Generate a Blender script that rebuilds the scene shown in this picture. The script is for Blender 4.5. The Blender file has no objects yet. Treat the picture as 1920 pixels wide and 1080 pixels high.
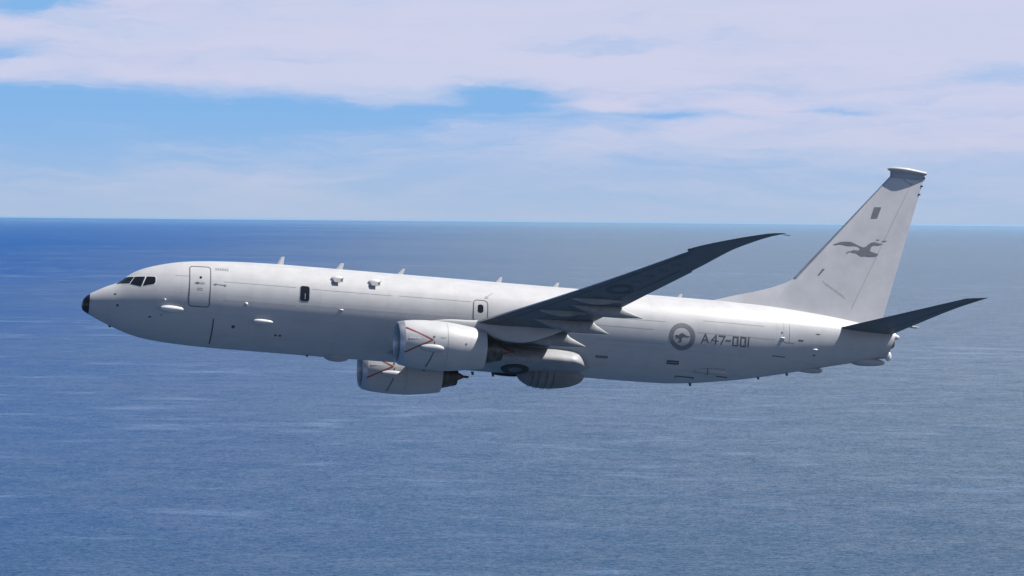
import bpy, bmesh, math, random
from mathutils import Vector, Matrix, geometry, noise
random.seed(7)
scene = bpy.context.scene
COL = scene.collection
rad = math.radians

# ------------------------------------------------------------------ camera
ALT = 400.0
cam_d = bpy.data.cameras.new('camera')
cam = bpy.data.objects.new('camera', cam_d)
COL.objects.link(cam)
cam_d.sensor_width = 36.0
cam_d.lens = 36.0 * 4565.4 / 1920.0
cam_d.clip_start = 1.0
cam_d.clip_end = 1500000.0
_r = Vector((0.99996213, 0.00024149, 0.0087))
_f = Vector((0.0, 0.99961497, -0.02774717))
_u = Vector((-0.00870335, 0.02774612, 0.99957711))
M = Matrix.Identity(4)
for i in range(3):
    M[i][0] = _r[i]; M[i][1] = _u[i]; M[i][2] = -_f[i]; M[i][3] = (0, 0, ALT)[i]
cam.matrix_world = M
scene.camera = cam

# ------------------------------------------------------------------ sun
# rows: world axes in the aeroplane's own frame (x aft, y starboard, z up)
W = Matrix(((0.97408123, -0.22314224, 0.03705814),
            (0.21231947, 0.95846386, 0.19044021),
            (-0.07801415, -0.17763607, 0.98099909)))
C_AIR = Vector((-4.58302324, -107.45543964, -16.50816037))
sun_travel = (W @ Vector((-0.62, 0.21, -1.0))).normalized()
sun_d = bpy.data.lights.new('sun', 'SUN')
sun = bpy.data.objects.new('sun', sun_d)
COL.objects.link(sun)
sun_d.energy = 5.0
sun_d.angle = rad(0.53)
sun_d.color = (1.0, 0.96, 0.9)
sun.rotation_euler = (-sun_travel).to_track_quat('Z', 'Y').to_euler()
sun_el = math.asin(-sun_travel.z)
sun_az = math.atan2(-sun_travel.x, -sun_travel.y)   # clockwise from +Y

# ------------------------------------------------------------------ node helpers
class NT:
    def __init__(s, tree): s.t = tree; s.n = tree.nodes; s.l = tree.links
    def node(s, typ, **kw):
        n = s.n.new(typ)
        for k, v in kw.items():
            if k.startswith('i_'):
                n.inputs[k[2:].replace('_', ' ')].default_value = v
            else: setattr(n, k, v)
        return n
    def link(s, a, b): s.l.new(a, b)
    def math(s, op, a, b=None, c=None, clamp=False):
        n = s.n.new('ShaderNodeMath'); n.operation = op; n.use_clamp = clamp
        for i, v in enumerate((a, b, c)):
            if v is None: continue
            if isinstance(v, (int, float)): n.inputs[i].default_value = v
            else: s.l.new(v, n.inputs[i])
        return n.outputs[0]
    def mapr(s, v, a, b, c=0.0, d=1.0, smooth=True):
        n = s.n.new('ShaderNodeMapRange'); n.interpolation_type = 'SMOOTHSTEP' if smooth else 'LINEAR'
        s.l.new(v, n.inputs[0])
        for i, x in enumerate((a, b, c, d)): n.inputs[i + 1].default_value = x
        return n.outputs[0]
    def mix(s, f, a, b):
        n = s.n.new('ShaderNodeMix'); n.data_type = 'RGBA'
        if isinstance(f, (int, float)): n.inputs[0].default_value = f
        else: s.l.new(f, n.inputs[0])
        for i, v in ((6, a), (7, b)):
            if isinstance(v, tuple): n.inputs[i].default_value = v + (1,) if len(v) == 3 else v
            else: s.l.new(v, n.inputs[i])
        return n.outputs[2]
    def noise(s, vec, scale, detail=3, rough=0.55, dist=0.0):
        n = s.n.new('ShaderNodeTexNoise'); s.l.new(vec, n.inputs['Vector'])
        n.inputs['Scale'].default_value = scale; n.inputs['Detail'].default_value = detail
        n.inputs['Roughness'].default_value = rough; n.inputs['Distortion'].default_value = dist
        return n
    def vmul(s, vec, v):
        n = s.n.new('ShaderNodeVectorMath'); n.operation = 'MULTIPLY'; s.l.new(vec, n.inputs[0]); n.inputs[1].default_value = v
        return n.outputs[0]
    def vadd(s, a, b):
        n = s.n.new('ShaderNodeVectorMath'); n.operation = 'ADD'; s.l.new(a, n.inputs[0])
        if isinstance(b, tuple): n.inputs[1].default_value = b
        else: s.l.new(b, n.inputs[1])
        return n.outputs[0]

# ------------------------------------------------------------------ sky
world = bpy.data.worlds.new('World'); scene.world = world
world.use_nodes = True
w = NT(world.node_tree); w.n.clear()
wout = w.node('ShaderNodeOutputWorld')
sky = w.node('ShaderNodeTexSky'); sky.sky_type = 'NISHITA'
sky.sun_disc = False; sky.sun_elevation = sun_el; sky.sun_rotation = sun_az
sky.altitude = 400; sky.air_density = 1.0; sky.dust_density = 0.6; sky.ozone_density = 1.5
bg = w.node('ShaderNodeBackground'); bg.inputs[1].default_value = 0.05
tc = w.node('ShaderNodeTexCoord')
D = tc.outputs['Generated']
sep = w.node('ShaderNodeSeparateXYZ'); w.link(D, sep.inputs[0])
# blue of the open sky, a little deeper than the plain model
gam = w.node('ShaderNodeHueSaturation'); gam.inputs['Saturation'].default_value = 1.12
w.link(sky.outputs[0], gam.inputs['Color'])
w.link(gam.outputs[0], bg.inputs[0])
# warped direction for the stratiform cloud sheets
st = w.vmul(D, (1.0, 1.0, 5.5))
n0 = w.noise(st, 5.0, 3, 0.5)
n00 = w.noise(w.vmul(D, (1.0, 1.0, 4.0)), 34.0, 5, 0.6)
warp = w.vadd(w.vmul(w.vadd(n0.outputs['Color'], (-0.5, -0.5, -0.5)), (0.10, 0.10, 0.024)), w.vmul(w.vadd(n00.outputs['Color'], (-0.5, -0.5, -0.5)), (0.022, 0.022, 0.012)))
Dw = w.vadd(D, warp)
sw = w.node('ShaderNodeSeparateXYZ'); w.link(Dw, sw.inputs[0])
st2 = w.vmul(Dw, (1.0, 1.0, 6.0))
nA = w.noise(st2, 7.0, 6, 0.55).outputs['Fac']
st3 = w.vmul(Dw, (1.0, 1.0, 9.0))
nB = w.noise(st3, 22.0, 5, 0.6).outputs['Fac']
dens = w.math('ADD', w.math('MULTIPLY', nA, 0.64), w.math('MULTIPLY', nB, 0.36))
# where breaks in the sheet lie (azimuth x = D.x, elevation = D.z)
def gap(ax, el, rx, ry, amp):
    u = w.math('DIVIDE', w.math('SUBTRACT', sw.outputs[0], ax), rx)
    v = w.math('DIVIDE', w.math('SUBTRACT', sw.outputs[2], el), ry)
    d = w.math('ADD', w.math('MULTIPLY', u, u), w.math('MULTIPLY', v, v))
    e = w.math('EXPONENT', w.math('MULTIPLY', d, -1.0))
    return w.math('MULTIPLY', e, amp)
sheet = w.mapr(sep.outputs[2], 0.034, 0.060, 0.0, 0.24)      # the thick sheet starts about 3 degrees up
hi = w.mapr(sep.outputs[2], 0.145, 0.235, 0.0, -0.55)            # unseen upper clouds thinned to cut the light on flank and belly
dd = w.math('ADD', w.math('ADD', dens, sheet), hi)
for g in ((-0.135, 0.0435, 0.105, 0.0078, -0.60), (-0.014, 0.0525, 0.024, 0.0062, -0.46), (0.063, 0.0430, 0.014, 0.0020, -0.20), (0.035, 0.0475, 0.012, 0.004, 0.22), (0.095, 0.0460, 0.020, 0.005, 0.22),
          (-0.198, 0.0860, 0.020, 0.005, -0.42), (-0.205, 0.0660, 0.018, 0.004, -0.32), (-0.10, 0.066, 0.03, 0.0025, -0.16),
          (0.036, 0.071, 0.035, 0.003, -0.18), (0.19, 0.057, 0.03, 0.004, -0.22), (0.12, 0.0455, 0.03, 0.0016, -0.15),
          (-0.20, 0.024, 0.05, 0.012, -0.22), (0.12, 0.034, 0.10, 0.007, 0.16)):
    dd = w.math('ADD', dd, gap(*g))
mask = w.mapr(dd, 0.30, 0.74, 0.0, 0.94)
right = w.mapr(sep.outputs[0], -0.25, 0.2, 0.0, 1.0)
tint = w.mix(w.noise(st3, 9.0, 4, 0.5).outputs['Fac'], (0.56, 0.635, 0.83), (0.70, 0.655, 0.82))
cbg = w.node('ShaderNodeBackground'); w.link(tint, cbg.inputs[0]); cbg.inputs[1].default_value = 0.483
# haze layer low over the horizon
hz = w.node('ShaderNodeBackground'); hz.inputs[0].default_value = (0.43, 0.54, 0.72, 1); hz.inputs[1].default_value = 0.483
lowb = w.node('ShaderNodeBackground'); lowb.inputs[0].default_value = (0.235, 0.465, 0.81, 1); lowb.inputs[1].default_value = 0.483
lowm = w.mapr(sep.outputs[2], 0.11, 0.24, 1.0, 0.0)  # blue band faded out overhead, above the view, to dim the flank
mix0 = w.node('ShaderNodeMixShader'); w.link(lowm, mix0.inputs[0]); w.link(bg.outputs[0], mix0.inputs[1]); w.link(lowb.outputs[0], mix0.inputs[2])
mix1 = w.node('ShaderNodeMixShader'); w.link(mask, mix1.inputs[0]); w.link(mix0.outputs[0], mix1.inputs[1]); w.link(cbg.outputs[0], mix1.inputs[2])
hzm = w.mapr(sep.outputs[2], -0.012, 0.050, 0.97, 0.0)
mix2 = w.node('ShaderNodeMixShader'); w.link(hzm, mix2.inputs[0]); w.link(mix1.outputs[0], mix2.inputs[1]); w.link(hz.outputs[0], mix2.inputs[2])
w.link(mix2.outputs[0], wout.inputs[0])

scene.view_settings.view_transform = 'Standard'
scene.view_settings.look = 'None'
scene.view_settings.exposure = 1.05
scene.view_settings.gamma = 1.0
scene.view_settings.use_curve_mapping = False

# ------------------------------------------------------------------ materials
MAT = {}
def mat(name, color, rough=0.45, metal=0.0, var=0.06, scale=1.5, spec=0.5, coat=0.0, seams=False):
    m = bpy.data.materials.new(name); m.use_nodes = True
    t = NT(m.node_tree); b = m.node_tree.nodes['Principled BSDF']
    tcn = t.node('ShaderNodeTexCoord'); oc = tcn.outputs['Object']
    n = t.noise(oc, scale, 4, 0.6).outputs['Fac']
    dark = tuple(c * (1 - var * 1.6) for c in color); lite = tuple(min(1, c * (1 + var)) for c in color)
    colr = t.mix(t.mapr(n, 0.3, 0.7), dark, lite)
    if seams:
        # streaks of grime running aft and lap joints between skin panels
        sx = t.vmul(oc, (0.35, 1.0, 5.0))
        g = t.noise(sx, 2.2, 5, 0.65).outputs['Fac']
        colr = t.mix(t.mapr(g, 0.52, 0.80, 0.0, 0.22), colr, tuple(c * 0.72 for c in color))
        s = t.node('ShaderNodeSeparateXYZ'); t.link(oc, s.inputs[0])
        def line(sock, pitch, off, width):
            f = t.math('FRACT', t.math('DIVIDE', t.math('ADD', sock, off), pitch))
            dist = t.math('MULTIPLY', t.math('ABSOLUTE', t.math('SUBTRACT', f, 0.5)), pitch)
            return t.math('LESS_THAN', dist, width)
        l1 = line(s.outputs[0], 3.05, 0.4, 0.009)
        l2 = line(s.outputs[2], 0.83, 0.42, 0.009)
        ln = t.math('MAXIMUM', l1, l2)
        # each skin panel takes the paint a little differently
        cell = t.node('ShaderNodeCombineXYZ')
        t.link(t.math('FLOOR', t.math('ADD', t.math('DIVIDE', t.math('ADD', s.outputs[0], 0.4), 3.05), 0.5)), cell.inputs[0])
        t.link(t.math('FLOOR', t.math('ADD', t.math('DIVIDE', t.math('ADD', s.outputs[2], 0.42), 0.83), 0.5)), cell.inputs[1])
        wn = t.node('ShaderNodeTexWhiteNoise'); wn.noise_dimensions = '3D'; t.link(cell.outputs[0], wn.inputs['Vector'])
        colr = t.mix(t.math('MULTIPLY', wn.outputs['Value'], 0.12), colr, tuple(c * 0.8 for c in color))
        colr = t.mix(t.math('MULTIPLY', ln, 0.18), colr, tuple(c * 0.35 for c in color))
    t.link(colr, b.inputs['Base Color'])
    t.link(t.mapr(n, 0.2, 0.8, max(0.02, rough - 0.06), rough + 0.08), b.inputs['Roughness'])
    b.inputs['Metallic'].default_value = metal
    if seams:
        bp = t.node('ShaderNodeBump'); bp.inputs['Strength'].default_value = 0.06; bp.inputs['Distance'].default_value = 0.02
        t.link(t.noise(t.vmul(oc, (1.0, 1.0, 1.6)), 1.3, 2, 0.5).outputs['Fac'], bp.inputs['Height']); t.link(bp.outputs[0], b.inputs['Normal'])
    b.inputs['Specular IOR Level'].default_value = spec
    b.inputs['Coat Weight'].default_value = coat
    MAT[name] = m
    return m
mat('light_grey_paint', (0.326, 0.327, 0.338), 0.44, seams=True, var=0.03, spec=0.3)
mat('grey_paint', (0.2872, 0.2872, 0.2929), 0.45, var=0.05, spec=0.4)
mat('roundel_low_contrast', (0.0667, 0.0706, 0.0785), 0.6, var=0.1, scale=6)
mat('shade_darkened_grey', (0.1216, 0.1255, 0.1318), 0.5, var=0.08, spec=0.3)  # same grey as the body, with underside shade put into the colour
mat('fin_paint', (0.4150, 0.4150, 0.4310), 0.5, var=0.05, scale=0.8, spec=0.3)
mat('shade_darkened_fairing', (0.2118, 0.2158, 0.2236), 0.5, var=0.10, scale=2.5, spec=0.3)  # grey of the fairings, darkened in the colour for shade under the wing
mat('white_paint', (0.4595, 0.4595, 0.4595), 0.35, var=0.03)
mat('black_radome', (0.012, 0.012, 0.014), 0.35, var=0.2)
mat('mark_grey', (0.108, 0.113, 0.126), 0.55, var=0.08, scale=6)
mat('dark_mark', (0.050, 0.054, 0.064), 0.6, var=0.1, scale=6)
mat('pale_mark', (0.1723, 0.1780, 0.1896), 0.6, var=0.1, scale=6)
mat('seam_dark', (0.0574, 0.0574, 0.0632), 0.7, var=0.1)
mat('red_mark', (0.1953, 0.0201, 0.0173), 0.5, var=0.1, scale=6)
mat('black_glass', (0.008, 0.009, 0.012), 0.06, var=0.1, spec=0.6)
mat('rubber', (0.012, 0.012, 0.013), 0.7, var=0.2)
mat('lip_metal', (0.42, 0.43, 0.45), 0.38, metal=0.75, var=0.06)
mat('dark_metal', (0.0785, 0.0745, 0.0706), 0.42, metal=0.7, var=0.25, scale=4)
mat('hot_metal', (0.1098, 0.0549, 0.0432), 0.45, metal=0.6, var=0.3, scale=5)
mat('edge_metal', (0.22, 0.24, 0.28), 0.4, metal=0.5, var=0.08)

# ------------------------------------------------------------------ mesh helpers
def mk(name, verts, faces, m, parent=None, smooth=True, label=None, autos=None):
    me = bpy.data.meshes.new(name)
    me.from_pydata([tuple(v) for v in verts], [], faces)
    me.materials.append(MAT[m])
    bm = bmesh.new(); bm.from_mesh(me)
    bmesh.ops.recalc_face_normals(bm, faces=bm.faces)
    bm.to_mesh(me); bm.free()
    if smooth:
        me.polygons.foreach_set('use_smooth', [True] * len(me.polygons))
        me.set_sharp_from_angle(angle=rad(autos or 38))
    o = bpy.data.objects.new(name, me); COL.objects.link(o)
    if parent: o.parent = parent
    if label: o['label'] = label
    return o
def loft(name, rings, m, parent, cap0=True, cap1=True, smooth=True, label=None, autos=None):
    n = len(rings[0]); V = [p for r in rings for p in r]; F = []
    for i in range(len(rings) - 1):
        for j in range(n):
            a = i * n + j; b = i * n + (j + 1) % n
            F.append((a, b, b + n, a + n))
    if cap0: F.append(tuple(range(n)))
    if cap1: F.append(tuple(range((len(rings) - 1) * n, len(rings) * n)))
    return mk(name, V, F, m, parent, smooth, label, autos)
def pchip(X, Y):
    n = len(X); h = [X[i + 1] - X[i] for i in range(n - 1)]; d = [(Y[i + 1] - Y[i]) / h[i] for i in range(n - 1)]
    s = [d[0]] + [0 if d[i - 1] * d[i] <= 0 else 3 * (h[i - 1] + h[i]) / ((2 * h[i] + h[i - 1]) / d[i - 1] + (h[i] + 2 * h[i - 1]) / d[i]) for i in range(1, n - 1)] + [d[-1]]
    def f(x):
        x = min(max(x, X[0]), X[-1]); i = 0
        while i < n - 2 and x > X[i + 1]: i += 1
        t = (x - X[i]) / h[i]
        return ((2*t**3 - 3*t*t + 1) * Y[i] + (t**3 - 2*t*t + t) * h[i] * s[i] + (-2*t**3 + 3*t*t) * Y[i + 1] + (t**3 - t*t) * h[i] * s[i + 1])
    return f
def ribbon_pts(path, width, step=0.07):
    pts = [Vector(path[0])]
    for a, b in zip(path, path[1:]):
        a = Vector(a); b = Vector(b); k = max(1, int((b - a).length / step))
        for i in range(1, k + 1): pts.append(a.lerp(b, i / k))
    L = []; R = []
    for i, q in enumerate(pts):
        d = (pts[min(i + 1, len(pts) - 1)] - pts[max(i - 1, 0)]).normalized(); nn = Vector((-d.y, d.x)) * width / 2
        L.append(q + nn); R.append(q - nn)
    return L, R
def ribbon(name, path, width, surf, m, parent, step=0.07):
    L, R = ribbon_pts(path, width, step)
    n = len(L)
    V = [surf(q.x, q.y) for q in L] + [surf(q.x, q.y) for q in R]
    F = [(i, i + 1, n + i + 1, n + i) for i in range(n - 1)]
    return mk(name, V, F, m, parent)
def patch2d(polys, maxe=0.12):
    bm = bmesh.new()
    for poly in polys:
        vs = [Vector((a, b, 0)) for a, b in poly]
        bv = [bm.verts.new(v) for v in vs]
        for t in geometry.tessellate_polygon([vs]):
            try: bm.faces.new([bv[i] for i in t])
            except ValueError: pass
    for _ in range(5):
        es = [e for e in bm.edges if e.calc_length() > maxe]
        if not es: break
        bmesh.ops.subdivide_edges(bm, edges=es, cuts=1)
        bmesh.ops.triangulate(bm, faces=[f for f in bm.faces if len(f.verts) > 3])
    bm.verts.index_update()
    V = [(v.co.x, v.co.y) for v in bm.verts]; F = [tuple(v.index for v in f.verts) for f in bm.faces]
    bm.free(); return V, F
def patch(name, polys, surf, m, parent, maxe=0.12, label=None):
    V, F = patch2d(polys, maxe)
    return mk(name, [surf(a, b) for a, b in V], F, m, parent, label=label)
def disc_poly(cx, cz, rx, rz, n=20, a0=0): return [(cx + rx * math.cos(a0 + 2 * math.pi * i / n), cz + rz * math.sin(a0 + 2 * math.pi * i / n)) for i in range(n)]
def rrect(x0, z0, x1, z1, r, n=4):
    out = []
    for cx, cz, a in ((x1 - r, z1 - r, 0), (x0 + r, z1 - r, 90), (x0 + r, z0 + r, 180), (x1 - r, z0 + r, 270)):
        for i in range(n + 1):
            t = rad(a + 90 * i / n); out.append((cx + r * math.cos(t), cz + r * math.sin(t)))
    return out
def annulus(name, cx, cz, r0, r1, surf, m, parent, n=56, k=3):
    V = []; F = []
    for j in range(k + 1):
        r = r0 + (r1 - r0) * j / k
        for i in range(n):
            t = 2 * math.pi * i / n; V.append(surf(cx + r * math.cos(t), cz + r * math.sin(t)))
    for j in range(k):
        for i in range(n):
            a = j * n + i; b = j * n + (i + 1) % n; F.append((a, b, b + n, a + n))
    return mk(name, V, F, m, parent)
def ellipsoid(name, c, r, m, parent, nu=24, nv=12, power=1.0, rx_aft=None, label=None):
    rings = []
    for i in range(nu + 1):
        t = -math.cos(math.pi * i / nu)
        rr = max(0.004, (1 - t * t) ** (0.5 * power))
        ex = r[0] if (t < 0 or rx_aft is None) else rx_aft
        rings.append([(c[0] + ex * t, c[1] + r[1] * rr * math.cos(2 * math.pi * j / nv), c[2] + r[2] * rr * math.sin(2 * math.pi * j / nv)) for j in range(nv)])
    return loft(name, rings, m, parent, label=label)

# ------------------------------------------------------------------ the sea: one sheet to the horizon
me = bpy.data.meshes.new('sea')
Rr = [0, 400, 1500, 4000, 12000, 40000, 120000, 620000]; N = 192
V = [(0, 0, 0)]; F = []
for r in Rr[1:]:
    V += [(r * math.cos(2 * math.pi * i / N), r * math.sin(2 * math.pi * i / N), 0) for i in range(N)]
for i in range(N): F.append((0, 1 + i, 1 + (i + 1) % N))
for k in range(len(Rr) - 2):
    for i in range(N):
        a = 1 + k * N + i; b = 1 + k * N + (i + 1) % N; F.append((a, a + N, b + N, b))
me.from_pydata(V, [], F)
sea = bpy.data.objects.new('sea', me); COL.objects.link(sea)
sea['kind'] = 'structure'; sea['label'] = 'blue open sea with fine ripples and pale streaks out to the horizon'
sm = bpy.data.materials.new('sea_water'); sm.use_nodes = True; me.materials.append(sm)
s = NT(sm.node_tree); b = s.n['Principled BSDF']
tcn = s.node('ShaderNodeTexCoord'); P = tcn.outputs['Object']
def slope(scale, amp, detail, stretch=(1, 1, 1)):
    n = s.noise(s.vmul(P, stretch), scale, detail, 0.6)
    return s.vmul(s.vadd(n.outputs['Color'], (-0.5, -0.5, -0.5)), (amp, amp, 0))
tot = slope(0.28, 0.44, 2)
tot = s.vadd(tot, slope(0.085, 0.30, 3, (0.7, 1.25, 1)))
tot = s.vadd(tot, slope(0.012, 0.16, 3, (0.8, 1.2, 1)))
nrm = s.node('ShaderNodeVectorMath'); nrm.operation = 'NORMALIZE'; s.link(s.vadd(tot, (0, 0, 1)), nrm.inputs[0])
# slicks and wind streaks: patches with smoother, brighter water
pt = s.vmul(P, (0.75, 1.35, 1))
pn = s.noise(pt, 0.0042, 5, 0.62, 0.4).outputs['Fac']
pn2 = s.noise(pt, 0.00055, 4, 0.55).outputs['Fac']
pn3 = s.noise(s.vmul(P, (0.6, 1.5, 1)), 0.011, 4, 0.6).outputs['Fac']
st_ = s.math('ADD', s.math('MULTIPLY', pn, 0.50), s.math('ADD', s.math('MULTIPLY', pn2, 0.30), s.math('MULTIPLY', pn3, 0.25)))
streak = s.mapr(st_, 0.545, 0.66, 0.0, 1.0)
# sea colour blends raggedly from saturated blue in the west to greyer east
sp_ = s.node('ShaderNodeSeparateXYZ'); s.link(P, sp_.inputs[0])
wob = s.math('MULTIPLY', s.math('SUBTRACT', s.noise(s.vmul(P, (1, .4, 1)), 0.00011, 3, 0.55).outputs['Fac'], 0.5), 3000.0)
wob2 = s.math('MULTIPLY', s.math('SUBTRACT', s.noise(s.vmul(P, (1, 1, 1)), 0.0007, 3, 0.55).outputs['Fac'], 0.5), 900.0)
fan = s.math('ADD', 1.0, s.math('MULTIPLY', s.math('ABSOLUTE', sp_.outputs[1]), 1 / 26000.0))   # the colour blend widens to the north
big = s.mapr(s.math('ADD', s.math('ADD', s.math('DIVIDE', sp_.outputs[0], fan), wob), wob2), -3400.0, 1000.0)
fine = s.noise(s.vmul(P, (0.8, 1.1, 1)), 0.13, 4, 0.66).outputs['Fac']
base = s.mix(big, (0.0012, 0.0430, 0.1720), (0.0320, 0.0590, 0.0900))
dk = s.mix(big, (0.0007, 0.0240, 0.1080), (0.0130, 0.0310, 0.0580))
base = s.mix(s.mapr(fine, 0.34, 0.60), dk, base)
base = s.mix(s.math('MULTIPLY', streak, 0.40), base, (0.0689, 0.1149, 0.1953))
out = [n for n in s.n if n.type == 'OUTPUT_MATERIAL'][0]; s.n.remove(b)
df = s.node('ShaderNodeBsdfDiffuse'); s.link(base, df.inputs['Color'])
gl = s.node('ShaderNodeBsdfGlossy'); s.link(nrm.outputs[0], gl.inputs['Normal']); gl.inputs['Color'].default_value = (1, 1, 1, 1)
s.link(s.math('SUBTRACT', 0.24, s.math('MULTIPLY', streak, 0.08)), gl.inputs['Roughness'])
fr = s.node('ShaderNodeFresnel'); fr.inputs['IOR'].default_value = 1.2; s.link(nrm.outputs[0], fr.inputs['Normal'])
k = s.math('ADD', s.mapr(big, 0.0, 1.0, 0.06, 0.44, False), s.math('MULTIPLY', streak, 0.12))
ms = s.node('ShaderNodeMixShader'); s.link(s.math('MULTIPLY', fr.outputs[0], k), ms.inputs[0])
s.link(df.outputs[0], ms.inputs[1]); s.link(gl.outputs[0], ms.inputs[2]); s.link(ms.outputs[0], out.inputs['Surface'])

# ------------------------------------------------------------------ the air over the sea
hx = 240000.0
HV = [(sx * hx, sy * hx, z) for z in (-1.5, ALT + 5) for sx, sy in ((-1, -1), (1, -1), (1, 1), (-1, 1))]
hm = bpy.data.meshes.new('haze'); hm.from_pydata(HV, [], [(3, 2, 1, 0), (4, 5, 6, 7), (0, 1, 5, 4), (1, 2, 6, 5), (2, 3, 7, 6), (3, 0, 4, 7)])
haze = bpy.data.objects.new('haze', hm); COL.objects.link(haze)
haze['kind'] = 'stuff'; haze['label'] = 'thin blue haze over the far sea'
hmat = bpy.data.materials.new('haze_air'); hmat.use_nodes = True; hm.materials.append(hmat)
ht = NT(hmat.node_tree); ht.n.clear()
ho = ht.node('ShaderNodeOutputMaterial'); pv = ht.node('ShaderNodeVolumePrincipled')
pv.inputs['Color'].default_value = (0.36, 0.64, 0.96, 1); pv.inputs['Density'].default_value = 3.2e-6; pv.inputs['Anisotropy'].default_value = 0.3
ht.link(pv.outputs[0], ho.inputs['Volume'])

# ------------------------------------------------------------------ the aeroplane
plane = bpy.data.objects.new('patrol_aircraft', None); COL.objects.link(plane)
plane.empty_display_size = 2
plane['label'] = 'light grey twin-engine jet patrol aircraft marked A47-001, banking left side towards us above the sea'
plane['category'] = 'airplane'
loc = Vector((0, 0, ALT)) - W @ C_AIR
plane.matrix_world = Matrix.Translation(loc) @ W.to_4x4()

# fuselage outline, metres from the nose tip
TX = pchip([0, .02, .09, .31, .63, 1.0, 1.40, 1.62, 1.80, 2.02, 2.31, 2.68, 3.26, 3.88, 4.65, 5.64, 7.02, 8.75, 26, 28.5, 31, 34, 36, 38.1],
           [-.62, -.50, -.34, -.13, .055, .25, .425, .56, .715, .89, 1.06, 1.22, 1.40, 1.55, 1.67, 1.76, 1.83, 1.87, 1.88, 1.88, 1.84, 1.65, 1.42, 1.12])
BX = pchip([0, .02, .08, .2, .4, .72, 1.2, 1.72, 2.11, 2.71, 3.4, 4.22, 5.11, 6.09, 8, 14, 20, 23.04, 25.08, 26.4, 28.15, 28.92, 30.09, 31.77, 32.82, 33.9, 35.0, 36.0, 37.04, 38.1],
           [-.62, -.76, -.87, -.955, -1.06, -1.21, -1.42, -1.62, -1.75, -1.89, -1.98, -2.04, -2.08, -2.10, -2.11, -2.13, -2.13, -2.17, -2.18, -2.17, -2.05, -1.95, -1.78, -1.46, -1.23, -.99, -.74, -.52, -.29, -.18])
WX = pchip([0, .02, .08, .2, .4, .8, 1.3, 2, 2.8, 3.6, 4.5, 5.5, 6.5, 26, 28, 30, 32, 34, 36, 37.2, 38.1],
           [0, .12, .22, .31, .45, .68, .92, 1.2, 1.45, 1.64, 1.78, 1.86, 1.88, 1.88, 1.84, 1.70, 1.47, 1.18, .85, .62, .48])
MX = pchip([0, 1, 2, 3, 4, 5.5, 7, 26, 30, 34, 38.1], [-.62, -.56, -.45, -.32, -.18, -.05, 0, 0, .15, .45, .62])
def shear(x, z): return x + (0.31 * (z - 0.4) * min(1, max(0, (x - 36.6) / 1.0)) if x > 36.6 else 0)
def ring(x, n=112, off=0.0):
    Wd, m, a, bt = WX(x) + off, MX(x), TX(x) + off, BX(x) - off
    out = []
    for j in range(n):
        t = 2 * math.pi * j / n; c = math.cos(t)
        z = m + (c * (a - m) if c > 0 else c * (m - bt))
        out.append((shear(x, z), Wd * math.sin(t), z))
    return out
def body_surf(off=0.006, side=-1):
    def f(x, z):
        Wd, m, a, bt = WX(x) + off, MX(x), TX(x) + off, BX(x) - off
        h = (a - m) if z > m else (m - bt)
        q = (z - m) / max(h, 1e-4); q = max(-.9995, min(.9995, q))
        return (x, side * Wd * math.sqrt(1 - q * q), m + q * h)
    return f
S0 = body_surf(0.006); S1 = body_surf(0.012); S2 = body_surf(0.018); SR = body_surf(0.006, 1); SR1 = body_surf(0.012, 1)
XR = 0.33   # end of the black radome tip
xs = [XR] + [XR + 0.06 * i for i in range(1, 78)] + [5.0 + 0.35 * i for i in range(0, 60)]
xs = [x for x in xs if x < 25.9] + [26 + 0.2 * i for i in range(0, 58)] + [37.72]
fus = loft('fuselage', [ring(x) for x in xs], 'light_grey_paint', plane)
tip_x = [0.004, 0.012, 0.03, 0.06, .09, .13, .18, .24, .28, XR - 0.004]
loft('radome', [ring(x) for x in tip_x], 'black_radome', plane)

def child_ribbon(nm, path, width, m, parent, surf=S0): return ribbon(nm, path, width, surf, m, parent)
# cockpit glazing, each pane of its own, both sides
panes = [[(1.46, .415), (1.62, .355), (1.965, .342), (2.160, .675), (1.80, .685), (1.62, .53)],
         [(1.988, .316), (2.460, .198), (2.625, .685), (2.180, .68)],
         [(2.515, .220), (3.00, .335), (3.06, .42), (3.06, .63), (3.00, .69), (2.680, .69)]]
for S_, S_b in ((S1, S0), (SR1, SR)):
    patch('windshield_surround', [[(1.43, .40), (1.60, .34), (1.96, .315), (2.46, .17), (3.03, .31), (3.10, .42), (3.10, .64), (3.02, .715), (1.86, .71)]], S_b, 'white_paint', fus, 0.08)
    for pn_ in panes: patch('windshield_pane', [pn_], S_, 'black_glass', fus, 0.07)
# wiper at the foot of the windscreen
child_ribbon('windshield_wiper', [(1.45, .38), (1.75, .40), (1.98, .44)], 0.03, 'rubber', fus, S2)

# forward door
def door(x0, z0, x1, z1, r, S_, S_t, nm='door'):
    d = patch(nm, [rrect(x0, z0, x1, z1, r)], S_, 'light_grey_paint', plane, 0.15)
    pth = rrect(x0, z0, x1, z1, r); pth.append(pth[0])
    ribbon('door_seam', pth, 0.04, S_t, 'seam_dark', d)
    return d
for S_, S_t in ((S0, S1), (SR, SR1)):
    d = door(4.52, -.57, 5.42, 1.30, .13, S_, S_t)
    patch('peephole', [disc_poly(4.99, .75, .055, .06, 12)], S_t, 'black_glass', d)
    patch('door_handle', [rrect(4.74, .44, 5.17, .52, .03)], S_t, 'pale_mark', d)
    patch('handle_recess', [disc_poly(4.86, .48, .07, .045, 12)], body_surf(0.016, -1 if S_ is S0 else 1), 'dark_mark', d)
    for zz in (.24, .16): patch('stencil_line', [rrect(4.84, zz, 5.10, zz + .022, .008)], S_t, 'pale_mark', d, 0.2)
for i in range(6):
    x = 5.63 + i * .1
    patch('stencil_mark', [[(x, 1.16), (x + .07, 1.16), (x + .07, 1.29), (x, 1.29)]], S0, 'pale_mark', fus)
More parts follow.
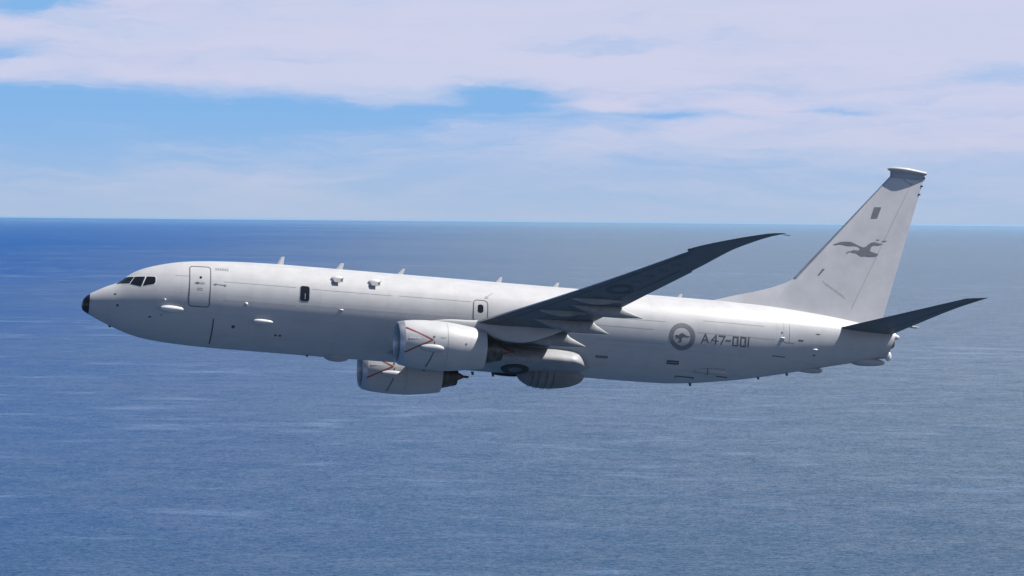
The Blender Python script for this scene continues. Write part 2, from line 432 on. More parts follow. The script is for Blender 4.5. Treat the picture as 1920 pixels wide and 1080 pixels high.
child_ribbon('rescue_arrow', [(5.60, .475), (6.10, .455)], .035, 'mark_grey', fus)
patch('rescue_arrow_head', [[(5.54, .475), (5.68, .53), (5.68, .42)]], S1, 'mark_grey', fus)
patch('rescue_arrow_tail', [disc_poly(6.06, .455, .05, .045, 10)], S1, 'mark_grey', fus)
child_ribbon('skin_seam', [(5.665, -1.04), (5.66, -1.5), (5.65, -2.0), (5.64, -2.1)], .06, 'dark_mark', fus)
for x0, x1, z in ((3.9, 4.5, .78), (6.0, 9.2, .62), (9.9, 13.5, .60), (13.8, 17.1, .62), (18.5, 20.5, -.30), (6.0, 9.2, -.21), (9.5, 17.0, -.17), (22.6, 26.2, .42), (21.9, 25.6, .02), (27.7, 31.6, .05), (28, 31, .62), (23.0, 26.2, -.62)):
    child_ribbon('lap_joint', [(x0, z), (x1, z)], .012, 'pale_mark', fus)
# rear door
d = patch('door', [rrect(31.98, -.02, 32.62, .98, .1)], S0, 'light_grey_paint', plane, .15)
ribbon('door_seam', [(32.28, .82), (32.28, .0)], .02, S1, 'pale_mark', d)
# small ports and vents on the flank (dark)
for x, z, rx, rz in ((1.51, -.68, .055, .065), (2.92, -1.12, .07, .04), (6.56, -1.30, .085, .07), (1.38, -.17, .06, .035), (3.4, -1.02, .03, .03),
                     (33.66, -.47, .06, .04), (31.89, .40, .04, .055), (33.75, .50, .12, .025), (35.1, .98, .06, .07)):
    patch('port', [disc_poly(x, z, rx, rz, 14)], S0, 'dark_mark', fus)
for x0, x1, z0, z1 in ((23.04, 23.61, -1.42, -1.32), (26.41, 26.99, -1.46, -1.29), (31.49, 32.18, -.71, -.67), (27.0, 27.91, -1.93, -1.89), (27.0, 27.05, -1.98, -1.9), (27.9, 27.95, -1.98, -1.9), (29.0, 29.6, -1.78, -1.74), (8.4, 8.52, -1.55, -1.48), (8.6, 8.72, -1.55, -1.48), (32.75, 33.0, .10, .16)):
    patch('vent', [[(x0, z0), (x1, z0), (x1, z1), (x0, z1)]], S0, 'dark_mark', fus)
    if x1 - x0 > .5 and z1 - z0 > .09:
        child_ribbon('vent_slat', [(x0 + .05, (z0 + z1) / 2), (x1 - .05, (z0 + z1) / 2)], .02, 'grey_paint', fus, S1)
# small fairings standing proud of the skin
def bump(nm, x, z, rx, rz, proud, m='white_paint', aft=None, side=-1, label=None):
    y = body_surf(0, side)(x, z)[1]
    return ellipsoid(nm, (x, y, z), (rx, proud, rz), m, plane, 20, 14, 0.8, aft, label)
bump('side_fairing', 3.78, -.74, .46, .15, .20, aft=.62, label='larger white teardrop fairing behind the nose')
bump('side_fairing', 7.74, -1.0, .36, .12, .17, aft=.56, label='smaller white teardrop fairing below the windows')
for x, z, r in ((7.03, -.30, .075), (11.24, -.24, .10), (3.50, -.36, .05), (31.93, .15, .12), (33.66, -.22, .14)):
    bump('probe', x, z, r, .045 if r > .09 else r, .07)
child_ribbon('static_vane', [(3.36, -.29), (3.68, -.30)], .03, 'white_paint', fus)
# observation window
wd = patch('window_frame', [rrect(9.34, -.02, 9.83, .76, .13)], S0, 'grey_paint', plane, .1)
patch('window_pane', [rrect(9.38, .02, 9.79, .72, .10)], S1, 'black_glass', wd, .1)
child_ribbon('window_strut', [(9.60, .12), (9.60, .38)], .03, 'pale_mark', wd, S2)
# side sensors
for cx, cz in ((11.04, 1.15), (12.72, 1.13)):
    hs = bump('sensor_housing', cx, cz, .30, .20, .10, 'white_paint')
    Sx = body_surf(0.115)
    patch('sensor_aperture', [[(cx - .20, cz), (cx - .15, cz + .12), (cx + .14, cz + .12), (cx + .30, cz + .11), (cx + .30, cz + .07), (cx + .13, cz + .03), (cx + .13, cz - .13), (cx - .15, cz - .13)]], Sx, 'mark_grey', hs)
# over-wing exit
for S_, S_t in ((S0, S1), (SR, SR1)):
    d = patch('emergency_exit', [rrect(17.21, -.26, 17.86, .73, .17)], S_, 'light_grey_paint', plane, .12)
    pth = rrect(17.21, -.26, 17.86, .73, .17); pth.append(pth[0]); ribbon('door_seam', pth, .035, S_t, 'seam_dark', d)
    patch('exit_window', [rrect(17.40, .14, 17.66, .52, .10)], S_t, 'black_glass', d)
child_ribbon('rescue_arrow', [(17.82, .90), (18.13, 1.14)], .035, 'pale_mark', fus)
patch('rescue_arrow_head', [[(17.72, .82), (17.90, .87), (17.80, .98)]], S1, 'pale_mark', fus)

# roundel: a hollow ring round a leaping kangaroo
rd = annulus('roundel_ring', 26.985, -.205, .42, .625, S0, 'mark_grey', plane)
ROO = [(26.618, -0.2), (26.72, -0.137), (26.788, -0.174), (26.877, -0.091), (26.954, -0.047), (27.062, -0.076), (27.173, -0.151), (27.362, -0.182), (27.378, -0.205), (27.15, -0.214), (27.044, -0.212), (26.982, -0.273), (26.947, -0.339), (26.98, -0.411), (26.906, -0.48), (26.8, -0.488), (26.784, -0.459), (26.875, -0.427), (26.873, -0.357), (26.822, -0.286), (26.801, -0.242), (26.744, -0.305), (26.651, -0.299), (26.721, -0.243), (26.672, -0.226)]
patch('kangaroo_emblem', [ROO], S0, 'dark_mark', rd, .1)
# serial number, stroke by stroke
sw_ = .055
glyph = {'A': [[(27.93, -.42), (28.09, .0), (28.25, -.39)], [(27.99, -.28), (28.20, -.27)]],
         '4': [[(28.62, -.41), (28.62, -.01), (28.40, -.28), (28.72, -.28)]],
         '7': [[(28.76, -.03), (29.05, -.03), (28.88, -.40)]],
         'dash': [[(29.11, -.21), (29.34, -.21)]],
         '0a': [[(29.47, -.02), (29.70, -.02), (29.70, -.41), (29.47, -.41), (29.47, -.0)]],
         '0b': [[(29.85, -.01), (30.08, -.01), (30.08, -.405), (29.85, -.405), (29.85, .01)]],
         '1': [[(30.235, .03), (30.225, -.40)]]}
for k, strokes in glyph.items():
    V = []; F = []
    for path in strokes:
        for a, c in zip(path, path[1:]):
            a = Vector(a); c = Vector(c); dr = (c - a).normalized(); a2 = a - dr * sw_ * .45; c2 = c + dr * sw_ * .45
            L, R_ = ribbon_pts([tuple(a2), tuple(c2)], sw_, .09); n0_ = len(V); n_ = len(L)
            off = body_surf(0.006 + 0.0015 * (len(F) % 5))
            V += [off(q.x, q.y) for q in L] + [off(q.x, q.y) for q in R_]
            F += [(n0_ + i, n0_ + i + 1, n0_ + n_ + i + 1, n0_ + n_ + i) for i in range(n_ - 1)]
    mk('serial_character', V, F, 'dark_mark', fus)

# crown antennas
def blade(x0, x1, zt, xt0, xt1, z0=1.85, th=.03, m='white_paint'):
    rings = []
    for f in (0, .5, 1):
        a = x0 + (xt0 - x0) * f; c = x1 + (xt1 - x1) * f; z = z0 + (zt - z0) * f; k = th * (1 - .5 * f)
        rings.append([(a, 0, z), (a + (c - a) * .3, -k, z), (c, 0, z), (a + (c - a) * .3, k, z)])
    loft('blade_antenna', rings, m, plane, smooth=False)
for a in ((8.47, 8.78, 2.26, 8.66, 8.82), (11.14, 11.46, 2.19, 11.38, 11.53), (13.95, 14.22, 2.17, 14.22, 14.34), (18.52, 18.82, 2.16, 18.75, 18.86), (21.22, 21.50, 2.12, 21.44, 21.56), (27.18, 27.44, 2.07, 27.36, 27.48)):
    blade(*a)
for x0, h in ((1.20, .11), (10.0, .06), (17.6, .12), (18.55, .12), (27.9, .14), (31.2, .08), (32.6, .10)):
    bz = BX(x0) if not 12.5 < x0 < 22.5 else -2.33
    rings = []
    for f in (0, 1):
        z = bz + .04 - (h + .04) * f
        rings.append([(x0 + .05 * f, 0, z), (x0 + .06, -.02, z), (x0 + .15, 0, z), (x0 + .06, .02, z)])
    loft('belly_antenna', rings, 'seam_dark', plane, smooth=False)

# belly pods and fairings
ellipsoid('belly_pod', (11.42, 0, -2.07), (.58, .42, .24), 'grey_paint', plane, 22, 16, .9)
bd = ellipsoid('belly_radome', (20.95, 0.0, -2.12), (1.22, .92, .70), 'shade_darkened_grey', plane, 30, 28, .9, 1.95)
for xx in (20.35, 20.62, 20.98, 21.30):
    t = (xx - 20.95) / (1.22 if xx < 20.95 else 1.95); rr = (1 - t * t) ** .45
    V = []; F = []
    for i in range(25):
        a = math.pi + math.pi * i / 24
        for dx in (-.018, .018): V.append((xx + dx, (.95 * rr + .006) * math.cos(a), -2.12 + (.74 * rr + .006) * math.sin(a)))
    F = [(2 * i, 2 * i + 1, 2 * i + 3, 2 * i + 2) for i in range(24)]
    mk('panel_seam', V, F, 'seam_dark', bd)
for sd in (-1, 1):
    sp = ellipsoid('side_pod', (28.35, sd * WX(28.3) * .60, -1.60), (.62, .16, .16), 'grey_paint', plane, 22, 14, .8, 1.05)
    mk('panel_seam', [(28.44 + dx, sd * WX(28.3) * .60 + .168 * math.cos(a), -1.60 + .168 * math.sin(a)) for a in [2 * math.pi * i / 20 for i in range(21)] for dx in (-.02, .02)],
       [(2 * i, 2 * i + 1, 2 * i + 3, 2 * i + 2) for i in range(20)], 'seam_dark', sp)
ellipsoid('aft_fairing', (33.9, 0, -1.02), (.85, .22, .16), 'grey_paint', plane, 18, 12, .9, .55)
ellipsoid('tail_turret', (36.35, 0, -.42), (.55, .25, .22), 'grey_paint', plane, 18, 14, .9, 1.2)
# tail end: sheared rear face, light lens and the exhaust lip
tz = ellipsoid('tail_light_housing', (37.66, -.12, -.10), (.16, .12, .24), 'white_paint', plane, 14, 12)
ellipsoid('exhaust_outlet', (37.86, 0, .55), (.16, .20, .26), 'dark_metal', plane, 14, 14)
ellipsoid('tail_fairing_tip', (37.86, 0, .86), (.40, .18, .16), 'white_paint', plane, 14, 12)

# wing-body fairing
FWX = pchip([13.5, 14.2, 15, 16, 19, 21, 21.9, 22.2, 22.5, 22.9], [.9, 1.5, 1.84, 1.98, 2.08, 2.14, 2.12, 1.98, 1.55, 1.0])
FB = pchip([13.5, 14.4, 15.4, 17, 21, 22.3, 22.9], [-1.9, -2.08, -2.17, -2.21, -2.22, -2.16, -1.9])
FT = pchip([13.5, 14.6, 17, 21, 22.2, 22.9], [-1.7, -1.4, -.8, -.75, -.9, -1.7])
rings = []
for i in range(70):
    x = 13.5 + 9.4 * i / 69; r = []
    a, c, wd_ = FT(x), FB(x), FWX(x); m = c + (a - c) * .30
    for j in range(56):
        t = 2 * math.pi * j / 56; ct, sn = math.cos(t), math.sin(t)
        e = 1.5 if ct < 0 else 1.25
        yy = wd_ * math.copysign(abs(sn) ** e, sn); zz = m + ((ct ** 1.1) * (a - m) if ct > 0 else ct * (m - c))
        r.append((x, yy, zz))
    rings.append(r)
loft('wing_body_fairing', rings, 'shade_darkened_fairing', plane)
# main wheels lying in their open wells
def wheel(sd):
    c = Vector((19.42, sd * 1.0, -2.155)); tilt = Matrix.Rotation(rad(12) * sd, 3, 'X')
    def lathe(nm, prof, m, par, n=36):
        rg = [[tuple(c + tilt @ Vector((r * math.cos(2 * math.pi * j / n), r * math.sin(2 * math.pi * j / n), z))) for j in range(n)] for r, z in prof]
        return loft(nm, rg, m, par)
    ty = lathe('main_wheel', [(.62, .12), (.64, .0), (.60, -.05), (.52, -.065), (.34, -.055), (.33, .05)], 'rubber', plane)
    lathe('wheel_hub', [(.32, .0), (.32, -.045), (.18, -.06), (.05, -.03)], 'roundel_low_contrast', ty)
for sd in (-1, 1): wheel(sd)

# ------------------------------------------------------------------ wings
def wz(y):
    q = max(0.0, y - 1.88); return -1.10 + .105 * q + .0028 * q * q - (.105 * (1.88 - y) if y < 1.88 else 0)
LE = pchip([0, 1.6, 3.2, 5.06, 6.5, 8.5, 10.5, 12.5, 14.5, 15.5, 16.0, 16.28, 16.42, 16.9, 17.8, 18.6, 18.85, 18.98], [14.2, 14.55, 15.55, 16.79, 17.56, 18.63, 19.70, 20.77, 21.84, 22.38, 22.65, 22.80, 22.70, 23.02, 23.93, 24.93, 25.33, 25.72])
TE = pchip([0, 1.88, 4.05, 6.16, 8.96, 11.1, 13.0, 13.8, 14.06, 14.1, 14.5, 15.5, 16.5, 17.0, 17.8, 18.6, 18.98], [20.75, 20.82, 21.04, 21.55, 22.24, 22.80, 23.36, 23.60, 23.68, 23.62, 23.75, 24.03, 24.33, 24.52, 24.95, 25.50, 25.95])
def naca(t): return 5 * (.2969 * math.sqrt(t) - .126 * t - .3516 * t * t + .2843 * t ** 3 - .1036 * t ** 4)
def wsec(y, t):
    le, te = LE(y), TE(y); c = te - le
    tc = .135 if y < 5 else .135 - .035 * (y - 5) / 14
    h = naca(t) * tc * c; z0 = wz(y) + .012 * c * math.sin(math.pi * min(1, t * 1.0)) - .0 * t
    return le + t * c, z0 + h * .52 * 1.0, z0 - h * .48
def wing(side):
    ts = [0, .004, .015, .035, .07, .12, .2, .3, .4, .5, .6, .7, .8, .88, .95, 1.0]
    ys = [0.8, 1.6, 2.4, 3.2, 4.1, 5.06, 6, 7, 8, 9, 10, 11, 12, 13, 14.05, 14.11, 15, 16.26, 16.30, 16.42, 16.7, 17, 17.4, 17.8, 18.2, 18.6, 18.8, 18.9, 18.98]
    rings = []
    for y in ys:
        r = []
        for t in ts: x, zu, zl = wsec(y, t); r.append((x, side * y, zu))
        for t in reversed(ts[1:-1]): x, zu, zl = wsec(y, t); r.append((x, side * y, zl))
        rings.append(r)
    return loft('wing', rings, 'shade_darkened_grey', plane, autos=50)
def wing_low(side, off=.008):
    def f(x, y):
        le, te = LE(y), TE(y); t = min(1, max(0, (x - le) / (te - le)))
        return (x, side * y, wsec(y, t)[2] - off)
    return f
def flap_fairing(wg, side, y, x0, x1, zt, zb, xb, half=.19):
    # boat shaped track fairing: from under the wing to a pointed tail behind the trailing edge
    rings = []; n = 22
    for i in range(n + 1):
        f = i / n; x = x0 + (x1 - x0) * f
        le, te = LE(y), TE(y); t = min(1, (x - le) / (te - le))
        top = wsec(y, t)[2] + .06 if x <= te else (wz(y) - .02) + (zt - wz(y)) * (x - te) / (x1 - te)
        fb = (x - x0) / (xb - x0)
        bot = (wsec(y, t)[2] + .04) + (zb - wsec(y, (xb - le) / (te - le))[2] - .04) * math.sin(min(1, fb) * math.pi / 2) if x < xb else zb + (zt - .04 - zb) * ((x - xb) / (x1 - xb)) ** 1.5
        bot = min(bot, top - .03)
        hw = half * min(1, math.sqrt(max(0.001, f * 3.0))) * (1 if x < te else max(.12, 1 - .85 * (x - te) / (x1 - te)))
        r = []
        for j in range(16):
            a = 2 * math.pi * j / 16; cc, ss = math.cos(a), math.sin(a)
            r.append((x, side * y + hw * math.copysign(abs(ss) ** .7, ss), (top + bot) / 2 + (top - bot) / 2 * math.copysign(abs(cc) ** .8, cc)))
        rings.append(r)
    return loft('flap_fairing', rings, 'shade_darkened_fairing', wg)
for side in (-1, 1):
    wg = wing(side)
    flap_fairing(wg, side, 8.75, 19.9, 23.12, -.60, -.70, 21.7)
    flap_fairing(wg, side, 6.30, 18.9, 22.33, -1.02, -1.10, 20.9)
    flap_fairing(wg, side, 3.95, 18.6, 21.92, -1.30, -1.42, 20.2, .21)
    # underwing store pylons
    for y, x0, x1, dp in ((9.75, 19.75, 21.95, .20), (7.80, 18.85, 20.95, .20)):
        rings = []
        for i in range(13):
            f = i / 12; x = x0 + (x1 - x0) * f; z = wing_low(1, 0)(x, y)[2]
            dpt = dp * math.sin(math.pi * min(1, f * 1.15 + .02) * .87) + .02; h = .075 * math.sin(math.pi * (f * .94 + .03)) + .01
            rings.append([(x, side * y - h, z + .05), (x, side * y - h, z - dpt), (x, side * y + h, z - dpt), (x, side * y + h, z + .05)])
        loft('store_pylon', rings, 'shade_darkened_fairing', wg)
    SL = wing_low(side); n_ = 30
    # slat, flap and aileron gaps on the lower surface
    def span_line(nm, t, y0, y1, w_):
        V = []; F = []
        for i in range(n_ + 1):
            y = y0 + (y1 - y0) * i / n_; x = LE(y) + t * (TE(y) - LE(y))
            for dx in (-w_ / 2, w_ / 2): V.append(SL(x + dx, y))
        F = [(2 * i, 2 * i + 1, 2 * i + 3, 2 * i + 2) for i in range(n_)]
        mk(nm, V, F, 'seam_dark', wg)
    span_line('slat_gap', .13, 5.4, 16.2, .03)
    span_line('flap_gap', .72, 5.2, 11.2, .05)
    span_line('aileron_gap', .74, 11.3, 14.05, .04)
    for y in (7.9, 10.6, 13.4):
        mk('slat_joint', [SL(LE(y) + t * (TE(y) - LE(y)), y + dy) for t in (.01, .04, .08, .13) for dy in (-.012, .012)], [(2 * i, 2 * i + 1, 2 * i + 3, 2 * i + 2) for i in range(3)], 'seam_dark', wg)
    # access panels along the lower skin
    for k in range(12):
        y = 6.2 + k * .78; x = LE(y) + .42 * (TE(y) - LE(y)); pts = [SL(x + .2 * math.cos(a), y + .12 * math.sin(a)) for a in [2 * math.pi * i / 16 for i in range(16)]]
        ins = [SL(x + .175 * math.cos(a), y + .10 * math.sin(a)) for a in [2 * math.pi * i / 16 for i in range(16)]]
        mk('access_panel_seam', pts + ins, [(i, (i + 1) % 16, 16 + (i + 1) % 16, 16 + i) for i in range(16)], 'seam_dark', wg)
    # roundel under the wing
    SLd = wing_low(side, .012)
    V = []; F = []
    for j in range(3):
        r = .33 + .075 * j * 1.6
        for i in range(40):
            a = 2 * math.pi * i / 40; V.append(SLd(21.42 + r * math.cos(a), 11.30 + r * 1.15 * math.sin(a)))
    for j in range(2):
        for i in range(40):
            a = j * 40 + i; c = j * 40 + (i + 1) % 40; F.append((a, c, c + 40, a + 40))
    mk('roundel_ring', V, F, 'roundel_low_contrast', wg)
    # bright metal leading edge
    V = []; F = []; yy = [2.6 + (16.2 - 2.6) * i / 60 for i in range(61)]
    for y in yy:
        le = LE(y); c = TE(y) - le
        for t, sg in ((.022, 1), (.008, 1), (.002, 1), (0, 0), (.002, -1), (.007, -1)):
            x, zu, zl = wsec(y, t); V.append((x - .006, side * y, zu + .004 if sg > 0 else (zl - .004 if sg < 0 else zu)))
    F = [(i * 6 + j, i * 6 + j + 1, (i + 1) * 6 + j + 1, (i + 1) * 6 + j) for i in range(60) for j in range(5)]
    mk('slat_leading_edge', V, F, 'lip_metal', wg)
    # tip lamp
    ellipsoid('navigation_light', (22.83, side * 16.55, wz(16.5) + .0), (.12, .08, .03), 'hot_metal' if side < 0 else 'edge_metal', wg, 10, 10)
    ellipsoid('static_wick', (26.0, side * 18.86, wz(18.8)), (.16, .02, .02), 'rubber', wg, 8, 6)

# ------------------------------------------------------------------ engines
EZ = -1.93
def engine(side):
    cy = side * 4.83
    def lathe(nm, prof, m, par, n=72, flat=True, dz=0.0, cap0=False, cap1=False):
        rings = []
        for x, r in prof:
            rr = []; x += .10 * min(1, max(0, (14.2 - x) / .9))
            for j in range(n):
                a = 2 * math.pi * j / n; c_, s_ = math.cos(a), math.sin(a)
                k = 1.0
                if flat and c_ < 0: k = 1 - .045 * (c_ ** 4) * max(0, 1 - max(0, x - 13.2) / 2.4)
                rr.append((x - (.05 * c_ if x < 13.35 else 0), cy + r * s_ * (1.015 if flat else 1), EZ + dz + r * c_ * k))
            rings.append(rr)
        return loft(nm, rings, m, par, cap0, cap1)
    NR = pchip([13.18, 13.22, 13.32, 13.55, 14.0, 14.7, 15.4, 16.2, 16.8, 17.12], [.86, .915, .955, 1.0, 1.05, 1.075, 1.06, .98, .89, .83])
    eng = lathe('engine_nacelle', [(x, NR(x)) for x in [13.42 + (17.12 - 13.42) * i / 30 for i in range(31)]] + [(17.10, .80), (16.6, .80), (16.2, .82)], 'light_grey_paint', plane)
    lathe('inlet_lip', [(13.75, .79), (13.45, .80), (13.30, .815), (13.21, .84), (13.18, .865), (13.19, .895), (13.24, .925), (13.32, NR(13.32) + .002), (13.42, NR(13.42) + .002)], 'lip_metal', eng)
    lathe('inlet_duct', [(13.74, .792), (14.0, .785), (14.35, .785)], 'dark_metal', eng)
    lathe('fan_hub', [(13.95, .03), (14.1, .14), (14.35, .24)], 'edge_metal', eng, 32, False, cap0=True)
    V = []; F = []
    for k in range(24):
        a = 2 * math.pi * k / 24
        for r_, tw, dx in ((.22, .08, .0), (.5, .14, .0), (.78, .2, .0)):
            for sg in (-1, 1):
                V.append((14.38 + sg * .06, cy + r_ * math.sin(a + sg * tw * .5), EZ + r_ * math.cos(a + sg * tw * .5)))
        b0 = k * 6; F += [(b0, b0 + 1, b0 + 3, b0 + 2), (b0 + 2, b0 + 3, b0 + 5, b0 + 4)]
    fb_ = mk('fan_blades', V, F, 'dark_metal', eng, smooth=False)
    lathe('fan_backplate', [(14.5, .79), (14.5, .02)], 'rubber', eng, 40, False, cap1=True)
    lathe('fan_exit', [(16.3, .81), (16.25, .6)], 'rubber', eng, 40, False)
    lathe('core_cowl', [(16.2, .66), (16.8, .66), (17.2, .62), (17.5, .55), (17.72, .475), (17.72, .45), (17.5, .44)], 'dark_metal', eng, 48, False)
    lathe('core_nozzle', [(17.55, .49), (17.72, .485), (17.92, .43), (17.93, .41), (17.7, .41)], 'dark_metal', eng, 48, False)
    lathe('exhaust_cone', [(17.3, .40), (17.75, .30), (18.05, .17), (18.26, .06), (18.50, .055)], 'hot_metal', eng, 32, False, cap1=True)
    def NS(off, sd):
        def f(x, z):
            r = NR(x) + off; q = max(-.998, min(.998, (z - EZ) / r))
            return (x, cy + sd * r * math.sqrt(1 - q * q) * 1.015, EZ + r * q)
        return f
    for sd in (-1, 1):
        s0, s1 = NS(.006, sd), NS(.010, sd)
        ribbon('chevron_stripe', [(13.52, EZ + .60), (14.68, EZ + .10)], .055, s0, 'red_mark', eng)
        ribbon('chevron_stripe', [(14.70, EZ + .12), (13.50, EZ - .50)], .055, s1, 'red_mark', eng)
        ribbon('cowl_seam', [(14.74, EZ + .05), (14.74, EZ - .40), (14.64, EZ - .70), (14.52, EZ - 1.0)], .045, s0, 'seam_dark', eng)
        ribbon('cowl_joint', [(15.35, EZ + .95), (15.35, EZ), (15.35, EZ - .95)], .016, s0, 'pale_mark', eng)
        patch('port', [disc_poly(14.72, EZ + .24, .05, .05, 12)], s1, 'dark_mark', eng)
        patch('port', [disc_poly(16.15, EZ + .03, .05, .05, 12)], s0, 'mark_grey', eng)
        for k in range(5): patch('stencil_mark', [[(13.66 + k * .1, EZ + .10), (13.73 + k * .1, EZ + .10), (13.73 + k * .1, EZ + .17), (13.66 + k * .1, EZ + .17)]], s0, 'white_paint', eng)
        ribbon('stencil_line', [(15.0, EZ + .22), (15.25, EZ + .22)], .03, s0, 'pale_mark', eng)
        # gearbox blister
        yb = NS(-.03, sd)(14.7, EZ - .24)[1]
        ellipsoid('cowl_blister', (14.72, yb, EZ - .25), (.58, .17, .17), 'light_grey_paint', eng, 22, 14, .8, .46)
    # pylon
    top = pchip([14.55, 15.0, 15.6, 16.4, 17.2, 20.6], [-.88, -.80, -.72, -.70, -.62, -.50])
    bot = pchip([14.55, 15.5, 17.1, 17.6, 18.7, 19.7, 20.6], [-1.0, -1.1, -1.22, -1.45, -1.52, -1.26, -.86])
    hw = pchip([14.55, 15.2, 16.2, 18.5, 20.6], [.03, .14, .20, .20, .03])
    rings = []
    for i in range(31):
        x = 14.55 + 6.05 * i / 30; r = []
        for j in range(16):
            a = 2 * math.pi * j / 16; cc, ss = math.cos(a), math.sin(a)
            r.append((x, cy + hw(x) * math.copysign(abs(ss) ** .6, ss), (top(x) + bot(x)) / 2 + (top(x) - bot(x)) / 2 * math.copysign(abs(cc) ** .6, cc)))
        rings.append(r)
    loft('engine_pylon', rings, 'light_grey_paint', plane)
for side in (-1, 1): engine(side)

# ------------------------------------------------------------------ tailplane
def stab(side):
    le = lambda y: 34.71 + .612 * (y - .45); te = pchip([.2, .77, 1.83, 5.31, 7.28], [37.7, 37.78, 38.02, 38.84, 39.56])
    zz = lambda y: .95 + (y - .8) * .132
    ts = [0, .004, .015, .04, .08, .15, .25, .38, .52, .68, .82, .93, 1]
    rings = []
    for y in [.25, .8, 1.6, 2.6, 3.6, 4.6, 5.6, 6.4, 6.9, 7.12, 7.28]:
        l = le(y) + (max(0, y - 6.9) * 1.6); c = te(y) - l; r = []
        for t in ts: r.append((l + t * c, side * y, zz(y) + naca(t) * .10 * c * .5))
        for t in reversed(ts[1:-1]): r.append((l + t * c, side * y, zz(y) - naca(t) * .10 * c * .5))
        rings.append(r)
    st_o = loft('tailplane', rings, 'shade_darkened_grey', plane, autos=50)
    V = []
    for i in range(21):
        y = 1.3 + 5.6 * i / 20; c = te(y) - le(y); t = .70
        for dx in (-.02, .02): V.append((le(y) + t * c + dx, side * y, zz(y) - naca(t) * .05 * c - .008))
    mk('elevator_gap', V, [(2 * i, 2 * i + 1, 2 * i + 3, 2 * i + 2) for i in range(20)], 'seam_dark', st_o)
    ellipsoid('tab_fairing', (38.15, side * 2.0, zz(2.0) - .03), (.28, .05, .06), 'grey_paint', st_o, 10, 8, 1, .30)
for side in (-1, 1): stab(side)

# ------------------------------------------------------------------ fin
def fle(z): return 33.28 + .886 * (z - 3.71)
def fte(z): return 37.46 + .2804 * (z - 1.92)
rings = []; ts = [0, .004, .015, .04, .08, .15, .25, .38, .52, .68, .82, .93, 1]
for z in [.9, 1.6, 2.3, 3.0, 3.7, 4.5, 5.3, 6.1, 6.9, 7.7, 8.3, 8.66]:
    l = fle(z); c = fte(z) - l; r = []
    for t in ts: r.append((l + t * c, -naca(t) * .055 * c, z))
    for t in reversed(ts[1:-1]): r.append((l + t * c, naca(t) * .055 * c, z))
    rings.append(r)
fin = loft('tail_fin', rings, 'fin_paint', plane, autos=50)
def FS(off):
    def f(x, z):
        l = fle(z); c = fte(z) - l; t = min(1, max(0, (x - l) / c)); return (x, -naca(t) * .055 * c - off, z)
    return f
# dorsal fillet ahead of the fin
dl = pchip([28.6, 28.84, 29.96, 31.02, 31.73, 32.25, 32.72, 33.3, 33.9], [1.84, 1.88, 2.20, 2.49, 2.71, 2.91, 3.14, 3.69, 4.35])
rings = []
for i in range(44):
    x = 28.6 + 5.2 * i / 43; zt_ = dl(x); zb_ = 1.4; hb = .03 + .10 * (x - 28.6) / 5.2; r = []
    if x > 33.2: zt_ = min(zt_, dl(33.2))
    for k in range(9):
        f = k / 8; z = zb_ + (zt_ - zb_) * f; r.append((x, -hb * (1 - f ** 1.7) - .012, z))
    for k in range(9):
        f = 1 - k / 8; z = zb_ + (zt_ - zb_) * f; r.append((x, hb * (1 - f ** 1.7) + .012, z))
    rings.append(r)
dorsal = loft('dorsal_fillet', rings, 'fin_paint', plane, autos=60)
# bare metal leading edge strip
V = []; F = []; zs = [3.25 + (8.62 - 3.25) * i / 24 for i in range(25)]
prof = [(.030, -1), (.016, -1), (.006, -1), (0, 0), (.006, 1), (.016, 1), (.030, 1)]
for z in zs:
    l = fle(z); c = fte(z) - l
    for t, sg in prof: V.append((l + t * c - .012, sg * (naca(t) * .055 * c + .007), z))
F = [(i * 7 + j, i * 7 + j + 1, (i + 1) * 7 + j + 1, (i + 1) * 7 + j) for i in range(24) for j in range(6)]
mk('fin_leading_edge', V, F, 'edge_metal', fin)
ribbon('rudder_gap', [(fle(z) + .70 * (fte(z) - fle(z)), z) for z in (2.0, 4.0, 6.0, 8.4)], .010, FS(.006), 'pale_mark', fin)
ribbon('fin_joint', [(32.76, 1.95), (32.76, 3.10)], .03, lambda x, z: (x, -(.03 + .10 * (x - 28.6) / 5.2) * (1 - ((z - 1.4) / 1.75) ** 1.7 if z < 3.14 else 0) - .02, z), 'mark_grey', dorsal)
GULL = [(34.772, 5.045), (34.938, 5.097), (35.136, 5.189), (35.403, 5.227), (35.67, 5.236), (35.896, 5.158), (36.099, 5.069), (36.302, 5.022), (36.413, 5.053), (36.566, 5.195), (36.721, 5.294), (36.877, 5.339), (37.08, 5.292), (37.282, 5.288), (37.216, 5.24), (37.06, 5.183), (36.903, 5.191), (36.747, 5.146), (36.683, 5.011), (36.641, 4.879), (36.799, 4.828), (37.069, 4.776), (37.059, 4.721), (36.96, 4.648), (36.58, 4.605), (36.423, 4.624), (36.2, 4.584), (36.041, 4.678), (35.928, 4.732), (35.795, 4.721), (35.704, 4.756), (35.593, 4.747), (35.483, 4.662), (35.45, 4.681), (35.526, 4.762), (35.681, 4.786), (35.813, 4.862), (35.993, 4.845), (36.126, 4.888), (36.146, 4.987), (36.01, 5.061), (35.809, 5.065), (35.586, 5.042), (35.407, 5.041), (35.272, 5.083), (35.094, 5.079), (34.917, 5.031)]
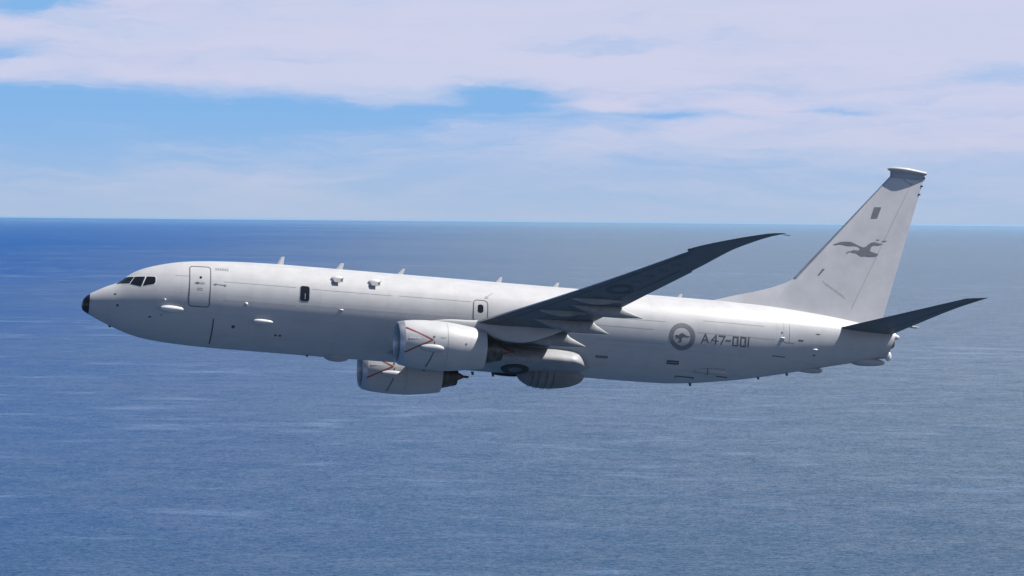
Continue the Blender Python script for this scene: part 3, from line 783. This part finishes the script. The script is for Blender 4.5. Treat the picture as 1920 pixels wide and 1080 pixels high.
patch('seagull_emblem', [GULL, [(36.941, 5.474), (37.121, 5.468), (37.099, 5.434), (36.987, 5.435)], [(37.212, 5.405), (37.324, 5.44), (37.504, 5.452), (37.482, 5.42), (37.28, 5.389)]], FS(.008), 'mark_grey', fin, .2)
patch('fin_panel', [[(36.66, 6.47), (36.98, 6.50), (37.18, 7.05), (36.82, 7.03)]], FS(.008), 'mark_grey', fin, .2, label='dark grey parallelogram panel high on the fin')
patch('fin_panel', [[(34.05, 3.50), (34.13, 3.50), (34.40, 3.82), (34.28, 3.82)]], FS(.008), 'mark_grey', fin, .2, label='small dark slanted mark low on the fin')
for k in range(5): ribbon('scuff_mark', [(34.3 + .22 * k, 3.25 - .13 * k), (34.55 + .22 * k, 3.02 - .13 * k)], .02, FS(.008), 'pale_mark', fin)
# antenna cap across the fin tip
rings = []
cz_ = pchip([37.48, 38.3, 39.45], [8.97, 8.95, 8.90]); hh = pchip([37.48, 37.6, 37.9, 38.4, 38.9, 39.45], [.02, .08, .14, .155, .12, .08]); ww = pchip([37.48, 37.6, 37.9, 38.4, 38.9, 39.45], [.03, .14, .24, .28, .22, .10])
for i in range(30):
    x = 37.48 + 1.97 * i / 29
    rings.append([(x, ww(x) * math.cos(2 * math.pi * j / 24), cz_(x) + hh(x) * math.sin(2 * math.pi * j / 24)) for j in range(24)])
cap = loft('fin_tip_pod', rings, 'light_grey_paint', plane)
rings = []
for z, k in ((8.55, 1.0), (8.68, 1.05), (8.80, 1.35), (8.90, 1.7)):
    l = 37.62 + (.02 if z > 8.8 else 0); te_ = 39.38; c = te_ - l
    rings.append([(l + t * c, -k * naca(t) * .06 * c - .01, z) for t in ts] + [(l + t * c, k * naca(t) * .06 * c + .01, z) for t in reversed(ts[1:-1])])
loft('pod_collar', rings, 'edge_metal', cap, autos=60)
ribbon('tip_seam', [(38.25, 8.62), (38.35, 8.46), (38.55, 8.36), (38.75, 8.30)], .03, FS(.01), 'pale_mark', fin)
for z in (8.28, 7.86, 8.68): ellipsoid('static_wick', (fte(z), 0, z), (.07, .03, .05), 'rubber', fin, 8, 6)
